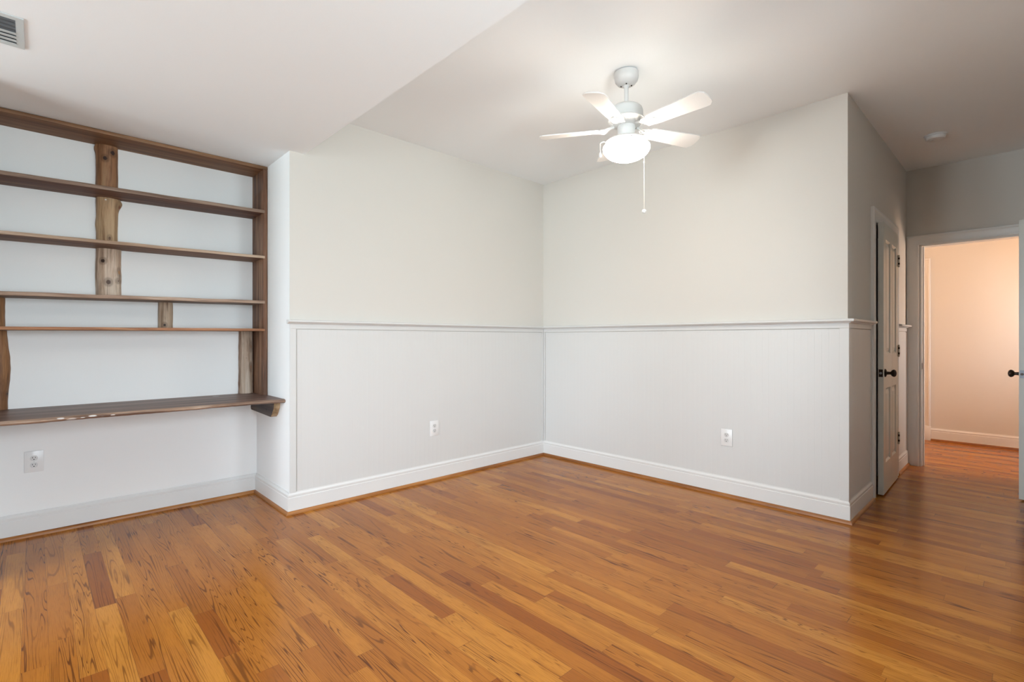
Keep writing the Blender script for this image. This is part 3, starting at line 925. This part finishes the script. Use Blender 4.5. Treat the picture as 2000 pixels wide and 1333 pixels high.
for i in range(n):
    for j in range(8):
        k = (j + 1) % 8
        fs.append((i * 8 + j, i * 8 + k, (i + 1) * 8 + k, (i + 1) * 8 + j))
fs.append(tuple(reversed(range(8)))); fs.append(tuple(range(n * 8, n * 8 + 8)))
m.add(vs, fs)
for i in range(n):
    for j in (2, 3, 4, 5):
        m.m[i * 8 + j] = 1
m_dedge = rustic('desk_live_edge', (0.14, 0.080, 0.055), (0.32, 0.21, 0.145), (0.50, 0.37, 0.28), 'y', 0.5, seed=36, gscale=2.5, streak=40,
                 spots=[((-0.090 + 0.004 * math.sin(k * 3), -3.68 + 0.043 * k, 0.750 + 0.006 * math.sin(k * 2.1)), 0.0035 + 0.0015 * (k % 3), FLK, 3.5) for k in range(8)])
m.build('desktop', [m_desk, m_dedge], desk, smooth=50)
m_br = rustic('grey_weathered_bracket', (0.035, 0.026, 0.024), (0.075, 0.056, 0.050), (0.12, 0.09, 0.078), 'x', seed=33,
              spots=(((-0.33, YR - 0.04, 0.672), 0.006, (0.01, 0.008, 0.008), 1.0),))
m_end = rustic('bracket_end_grain', (0.20, 0.12, 0.055), (0.34, 0.22, 0.11), (0.5, 0.36, 0.22), 'z', seed=34)
m = MB()
poly = [(REC + 0.001, 0.7365), (REC + 0.001, 0.650), (REC + 0.012, 0.637), (-0.245, 0.628), (-0.225, 0.640), (-0.178, 0.695), (-0.172, 0.7365)]
m.prism(poly, YR - 0.042, YR - 0.001, plane='xz')
br = m.build('bracket', [m_br, m_end], desk, smooth=0)
for p in br.data.polygons:
    if p.normal.x > 0.4 or p.normal.z < -0.6: p.material_index = 1
m = MB(); m.prism(poly, YL + 0.001, YL + 0.042, plane='xz')
m.build('bracket', [m_br, m_end], desk, smooth=0)
m = MB(); m.box(REC + 0.001, REC + 0.036, YL + 0.05, YR - 0.044, 0.700, 0.7355)
m.build('ledger_strip', simple('painted_ledger', (0.60, 0.61, 0.60), 0.6), desk, bevel=0.002)

# ---------------------------------------------------------------- electrical outlets
def outlet(loc, rz, label, first=None):
    """local: plate face towards -y"""
    if first is not None:
        r = first.copy(); COL.objects.link(r); r.location = loc; r.rotation_euler = (0, 0, rz); r['label'] = label
        for ch in first.children:
            c = ch.copy(); COL.objects.link(c); c.parent = r
            for g in ch.children:
                d = g.copy(); COL.objects.link(d); d.parent = c
        return r
    e = empty('electrical_outlet', loc, rz)
    props(e, label, 'outlet')
    m = MB(); m.box(-0.0425, 0.0425, -0.0055, -0.0002, -0.063, 0.063)
    m.build('cover_plate', M_PLASTIC, e, local=True, bevel=0.0022)
    for zc in (0.0205, -0.0205):
        poly = []
        for i in range(28):
            a = 2 * math.pi * i / 28
            x = 0.0172 * math.cos(a); z = 0.0172 * math.sin(a)
            poly.append((x, zc + max(-0.0142, min(0.0142, z))))
        m = MB(); m.prism(poly, -0.0078, -0.0050, plane='xz')
        r = m.build('receptacle', M_PLASTIC2, e, local=True, bevel=0.0004, segs=1)
        for (sx, sz, w_, h_) in ((-0.0062, 0.004, 0.0011, 0.0042), (0.0062, 0.004, 0.0011, 0.0034), (0.0, -0.0075, 0.0026, 0.0024)):
            m = MB(); m.box(sx - w_, sx + w_, -0.0081, -0.0077, zc + sz - h_, zc + sz + h_)
            m.build('slot', M_DARK, r, local=True, smooth=0)
    m = MB(); m.lathe([(0.0028, -0.0068), (0.0028, -0.0052)], (0, 0, 0), 12, 'y')
    m.build('screw', M_PLASTIC2, e, local=True)
    return e
o1 = outlet((REC, -3.739, 0.441), R(90), 'white duplex outlet low on the recess wall under the wooden desk')
outlet((BB_T + 0.0008, -1.344, 0.433), R(90), 'white duplex outlet on the left wainscot', o1)
outlet((1.861, -BB_T - 0.0008, 0.437), 0, 'white duplex outlet on the far wainscot nearest the hall', o1)
for o in list(scene.objects):
    if o.name.startswith('electrical_outlet') and o.parent is None: o['group'] = 'wall outlets'

# ---------------------------------------------------------------- ceiling register (left top corner)
e = empty('ceiling_vent', (0.547, -3.92, S))
props(e, 'grey-white metal air register in the lowered ceiling, top left', 'air vent')
vx0, vx1, vy0, vy1 = 0.407, 0.687, -4.10, -3.766
m = MB()
ix0, ix1, iy0, iy1 = vx0 + 0.018, vx1 - 0.027, vy0 + 0.024, vy1 - 0.024
m.box(vx0, vx1, vy0, iy0, S - 0.005, S - 0.0003); m.box(vx0, vx1, iy1, vy1, S - 0.005, S - 0.0003)
m.box(vx0, ix0, iy0, iy1, S - 0.005, S - 0.0003); m.box(ix1, vx1, iy0, iy1, S - 0.005, S - 0.0003)
m.build('register_frame', M_GRILLE, e, smooth=0)
m = MB(); m.box(ix0, ix1, iy0, iy1, S - 0.0012, S - 0.0004)  # dark plate on the solid ceiling, painted as the shaded duct
m.build('duct_shade_plate', M_GRILLE_IN, e, smooth=0)
xm = (ix0 + ix1) / 2
for i in range(8):
    t = i / 7
    if i < 4:
        xc = ix0 + 0.008 + (xm - ix0 - 0.014) * (i / 3)
        tilt = 1
    else:
        xc = xm + 0.012 + (ix1 - xm - 0.018) * ((i - 4) / 3)
        tilt = -1
    hw = 0.0185 if tilt > 0 else 0.004
    hh = 0.006
    q = MB()
    a = [(xc - hw, S - 0.0022 if tilt > 0 else S - 0.0075), (xc + hw, S - 0.0085 if tilt > 0 else S - 0.0025)]
    poly = [(a[0][0], a[0][1]), (a[1][0], a[1][1]), (a[1][0], a[1][1] + 0.0008), (a[0][0], a[0][1] + 0.0008)]
    q.prism(poly, iy0, iy1, plane='xz')
    q.build('louver', M_GRILLE if tilt > 0 else M_GRILLE_IN, e, smooth=0)  # louvers of the dark half take the painted shade colour
m = MB(); m.box(xm - 0.003, xm + 0.003, iy0, iy1, S - 0.006, S - 0.0013)
m.build('divider_bar', M_GRILLE, e, smooth=0)

# ---------------------------------------------------------------- smoke detector
e = empty('smoke_detector', (2.925, 1.27, H))
props(e, 'small round white smoke detector on the hall ceiling', 'smoke detector')
m = MB(); m.lathe([(0.070, H - 0.0003), (0.070, H - 0.008), (0.066, H - 0.010)], (2.925, 1.27, 0), 40)
m.build('base_ring', M_PLASTIC, e)
m = MB(); m.lathe([(0.060, H - 0.0095), (0.061, H - 0.014), (0.060, H - 0.026), (0.054, H - 0.034), (0.030, H - 0.038), (0.0005, H - 0.0385)], (2.925, 1.27, 0), 40)
m.build('sensor_body', M_PLASTIC, e)
m = MB()
m.lathe([(0.010, H - 0.0375), (0.010, H - 0.0405), (0.0005, H - 0.041)], (2.905, 1.255, 0), 16)
m.build('test_button', M_PLASTIC2, e)

# ---------------------------------------------------------------- ceiling fan with light
FX, FY = 1.785, -1.222
fan = empty('ceiling_fan', (FX, FY, 2.20))
props(fan, 'white five-blade ceiling fan with a lit frosted glass bowl and pull chains', 'ceiling fan')
m = MB(); m.lathe([(0.060, H - 0.0003), (0.070, H - 0.006), (0.071, H - 0.030), (0.066, H - 0.052), (0.052, H - 0.070), (0.030, H - 0.080), (0.014, H - 0.083)], (FX, FY, 0), 48)
can = m.build('canopy', M_FAN, fan)
for a in (0.6, 2.2, 3.7, 5.3):
    m = MB()
    m.sphere((FX + 0.030 * math.cos(a), FY + 0.030 * math.sin(a), H - 0.0815), 0.0042, 6)
    m.build('canopy_screw', M_BRONZE, can)
m = MB(); m.lathe([(0.018, 2.668), (0.020, 2.660), (0.013, 2.650), (0.0125, 2.560), (0.020, 2.552), (0.026, 2.546)], (FX, FY, 0), 24)
m.build('downrod', M_FAN, fan)
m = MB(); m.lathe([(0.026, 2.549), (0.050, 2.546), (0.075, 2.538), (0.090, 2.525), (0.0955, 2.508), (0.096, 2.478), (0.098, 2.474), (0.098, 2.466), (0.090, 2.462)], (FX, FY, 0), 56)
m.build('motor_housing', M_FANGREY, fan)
m = MB(); m.lathe([(0.086, 2.464), (0.104, 2.462), (0.106, 2.455), (0.101, 2.449), (0.092, 2.441), (0.080, 2.430), (0.060, 2.425), (0.048, 2.424)], (FX, FY, 0), 56)
fly = m.build('lower_housing', M_FAN, fan)
m = MB()
for i in range(28):
    a = 2 * math.pi * i / 28
    b = a + 0.11
    p = lambda ang, r, z: (FX + r * math.cos(ang), FY + r * math.sin(ang), z)
    m.tube([p(a, 0.0975, 2.4475), p((a + b) / 2, 0.091, 2.438), p(b, 0.082, 2.4305)], 0.0016, 6)
m.build('housing_rib', M_FAN, fly)
m = MB(); m.lathe([(0.050, 2.427), (0.052, 2.415), (0.049, 2.385), (0.047, 2.362)], (FX, FY, 0), 40)
m.build('switch_housing', M_FAN, fan)
m = MB(); m.lathe([(0.047, 2.366), (0.062, 2.360), (0.090, 2.349), (0.112, 2.340), (0.122, 2.330), (0.124, 2.313), (0.118, 2.3095)], (FX, FY, 0), 56)
kit = m.build('light_fitter', M_FAN, fan)
prof = [(0.1185, 2.3095), (0.1240, 2.3105), (0.1300, 2.3090), (0.1345, 2.3040)]
for i in range(19):
    a = math.pi / 2 * i / 18
    prof.append((max(0.0005, 0.1360 * math.cos(a)), 2.298 - 0.077 * math.sin(a)))
m = MB(); m.lathe(prof, (FX, FY, 0), 64, caps=False)
for i in range(64 * 2):
    m.m[i] = 1
m.build('glass_bowl', [M_BOWL, M_BOWL_RIM], kit, smooth=60)
for k in range(3):
    a = R(-57 + 14 + 120 * k)
    m = MB(); m.sphere((FX + 0.1200 * math.cos(a), FY + 0.1200 * math.sin(a), 2.320), 0.0045, 6)
    m.build('thumb_screw', M_BRONZE, kit)

# blades: local frame, blade along +x
BZ = 2.408
def blade_mesh():
    m = MB()
    nx, ny = 26, 8
    r0, r1 = 0.150, 0.505
    top = []; bot = []
    pitch = R(-13)
    vs = []
    for i in range(nx + 1):
        t = i / nx
        x = r0 + (r1 - r0) * t
        hw = (0.047 + 0.016 * min(1, t * 1.15))
        ce_ = 0.022
        if r1 - x < ce_: hw -= ce_ - math.sqrt(max(0, ce_ ** 2 - (ce_ - (r1 - x)) ** 2))
        if x - r0 < 0.02: hw -= 0.020 - math.sqrt(max(0, 0.02 ** 2 - (0.02 - (x - r0)) ** 2))
        for j in range(ny + 1):
            v = -hw + 2 * hw * j / ny
            # slightly bowed tip
            xx = x + (0.010 * (1 - (v / 0.063) ** 2) if t > 0.9 else 0) * ((t - 0.9) / 0.1 if t > 0.9 else 0)
            for s_ in (0.0030, -0.0030):
                y = v * math.cos(pitch) - s_ * math.sin(pitch)
                z = v * math.sin(pitch) + s_ * math.cos(pitch)
                vs.append((xx, y, BZ + z))
    idx = lambda i, j, k: (i * (ny + 1) + j) * 2 + k
    fs = []
    for i in range(nx):
        for j in range(ny):
            fs.append((idx(i, j, 0), idx(i + 1, j, 0), idx(i + 1, j + 1, 0), idx(i, j + 1, 0)))
            fs.append((idx(i, j, 1), idx(i, j + 1, 1), idx(i + 1, j + 1, 1), idx(i + 1, j, 1)))
        fs.append((idx(i, 0, 0), idx(i, 0, 1), idx(i + 1, 0, 1), idx(i + 1, 0, 0)))
        fs.append((idx(i, ny, 0), idx(i + 1, ny, 0), idx(i + 1, ny, 1), idx(i, ny, 1)))
    for j in range(ny):
        fs.append((idx(0, j, 0), idx(0, j + 1, 0), idx(0, j + 1, 1), idx(0, j, 1)))
        fs.append((idx(nx, j, 0), idx(nx, j, 1), idx(nx, j + 1, 1), idx(nx, j + 1, 0)))
    m.add(vs, fs)
    return m
def iron_mesh():
    m = MB()
    pitch = R(-13)
    def tp(x, v, s_=0.0):     # a point on the blade underside
        return (x, v * math.cos(pitch), BZ + v * math.sin(pitch) - 0.0045 + s_)
    # arm from the flywheel out to the blade, then a spade plate with scrolls
    m.tube([(0.070, 0, 2.428), (0.095, 0, 2.420), (0.120, 0, BZ + 0.002), (0.150, 0, BZ - 0.005)], [0.010, 0.0085, 0.008, 0.006], 10)
    for sg in (-1, 1):
        pts = []
        for i in range(16):
            a = math.pi * 1.55 * i / 15
            r = 0.020 - 0.009 * i / 15
            pts.append((0.118 + 0.020 - r * math.cos(a) , sg * (0.012 + r * math.sin(a)), BZ - 0.003))
        m.tube(pts, 0.0038, 8)
        m.tube([(0.090, sg * 0.006, 2.424), (0.112, sg * 0.022, 2.412), (0.135, sg * 0.036, BZ - 0.004 - sg * 0.008), tp(0.162, sg * 0.034), tp(0.185, sg * 0.018), tp(0.203, 0)], 0.0040, 8)
    poly = [(0.135, -0.024), (0.155, -0.034), (0.178, -0.030), (0.196, -0.016), (0.206, 0), (0.196, 0.016), (0.178, 0.030), (0.155, 0.034), (0.135, 0.024)]
    n_ = len(poly)
    vs = [tp(x, v) for x, v in poly] + [tp(x, v, -0.0035) for x, v in poly]
    fs = [tuple(range(n_)), tuple(reversed(range(n_, 2 * n_)))] + [(i, (i + 1) % n_, n_ + (i + 1) % n_, n_ + i) for i in range(n_)]
    m.add(vs, fs)
    for (x, v) in ((0.160, -0.018), (0.160, 0.018), (0.188, 0)):
        c_ = tp(x, v, -0.0045); m.sphere(c_, 0.004, 5, (1, 1, 0.6))
    return m
b0 = blade_mesh().build('fan_blade', M_FAN, fan, local=True, smooth=30)
b0.location = (0, 0, -2.20)
i0_ = iron_mesh().build('blade_bracket', M_FAN, b0, local=True, smooth=50)
PH = -148
b0.rotation_euler = (0, 0, R(PH))
for k in range(1, 5):
    b = b0.copy(); COL.objects.link(b); b.parent = fan; b.rotation_euler = (0, 0, R(PH + 72 * k))
    c = i0_.copy(); COL.objects.link(c); c.parent = b
# pull chains
def chain(x, y, z0, z1, step=0.0042):
    m = MB()
    m.tube([(x, y, z0), (x, y, z1)], 0.0007, 6)
    z = z0
    while z > z1:
        m.sphere((x, y, z), 0.0016, 4); z -= step
    return m
c1 = (FX + 0.0725, FY + 0.0760)
m = chain(c1[0], c1[1], 2.330, 1.935)
m.tube([(FX + 0.044, FY + 0.046, 2.380), (FX + 0.062, FY + 0.066, 2.370), (FX + 0.0725, FY + 0.076, 2.350), (c1[0], c1[1], 2.328)], 0.0014, 6)
pc = m.build('pull_chain', M_CHAIN, fan)
m = MB(); m.lathe([(0.0022, 2.222), (0.0030, 2.214), (0.0022, 2.206)], (c1[0], c1[1], 0), 10)
m.build('chain_coupling', M_CHAIN, pc)
m = MB(); m.sphere((c1[0], c1[1], 1.924), 0.0125, 10)
m.build('chain_knob', M_FAN, pc)
c2 = (FX - 0.098, FY - 0.122)
m = chain(c2[0], c2[1], 2.318, 2.262)
m.tube([(FX - 0.074, FY - 0.092, 2.328), (FX - 0.088, FY - 0.109, 2.328), (c2[0], c2[1], 2.318)], 0.0010, 6)
pc = m.build('pull_chain', M_CHAIN, fan)
m = MB(); m.lathe([(0.003, 2.264), (0.0065, 2.256), (0.0080, 2.244), (0.004, 2.236)], (c2[0], c2[1], 0), 12)
m.build('chain_knob', M_FAN, pc)

# ---------------------------------------------------------------- pendant lamp in the next room (out of view)
for (LX, LY, lab) in ((1.30, 2.62, 'round opal globe pendant with a warm light, left of the doorway in the next room'),
                      (4.02, 2.62, 'round opal globe pendant with a warm light, right of the doorway in the next room')):
    e = empty('pendant_lamp', (LX, LY, 1.635))
    props(e, lab, 'pendant lamp', 'pendant lamps of the next room')
    m = MB(); m.lathe([(0.06, H - 0.0003), (0.06, H - 0.020), (0.03, H - 0.030)], (LX, LY, 0), 32)
    m.build('ceiling_rose', M_FAN, e)
    m = MB(); m.lathe([(0.008, H - 0.028), (0.008, 1.880), (0.035, 1.875), (0.040, 1.845)], (LX, LY, 0), 16)
    m.build('stem', M_BRONZE, e)
    m = MB(); m.sphere((LX, LY, 1.750), 0.115, 16)
    m.build('lamp_globe', M_HALLGLOBE, e)
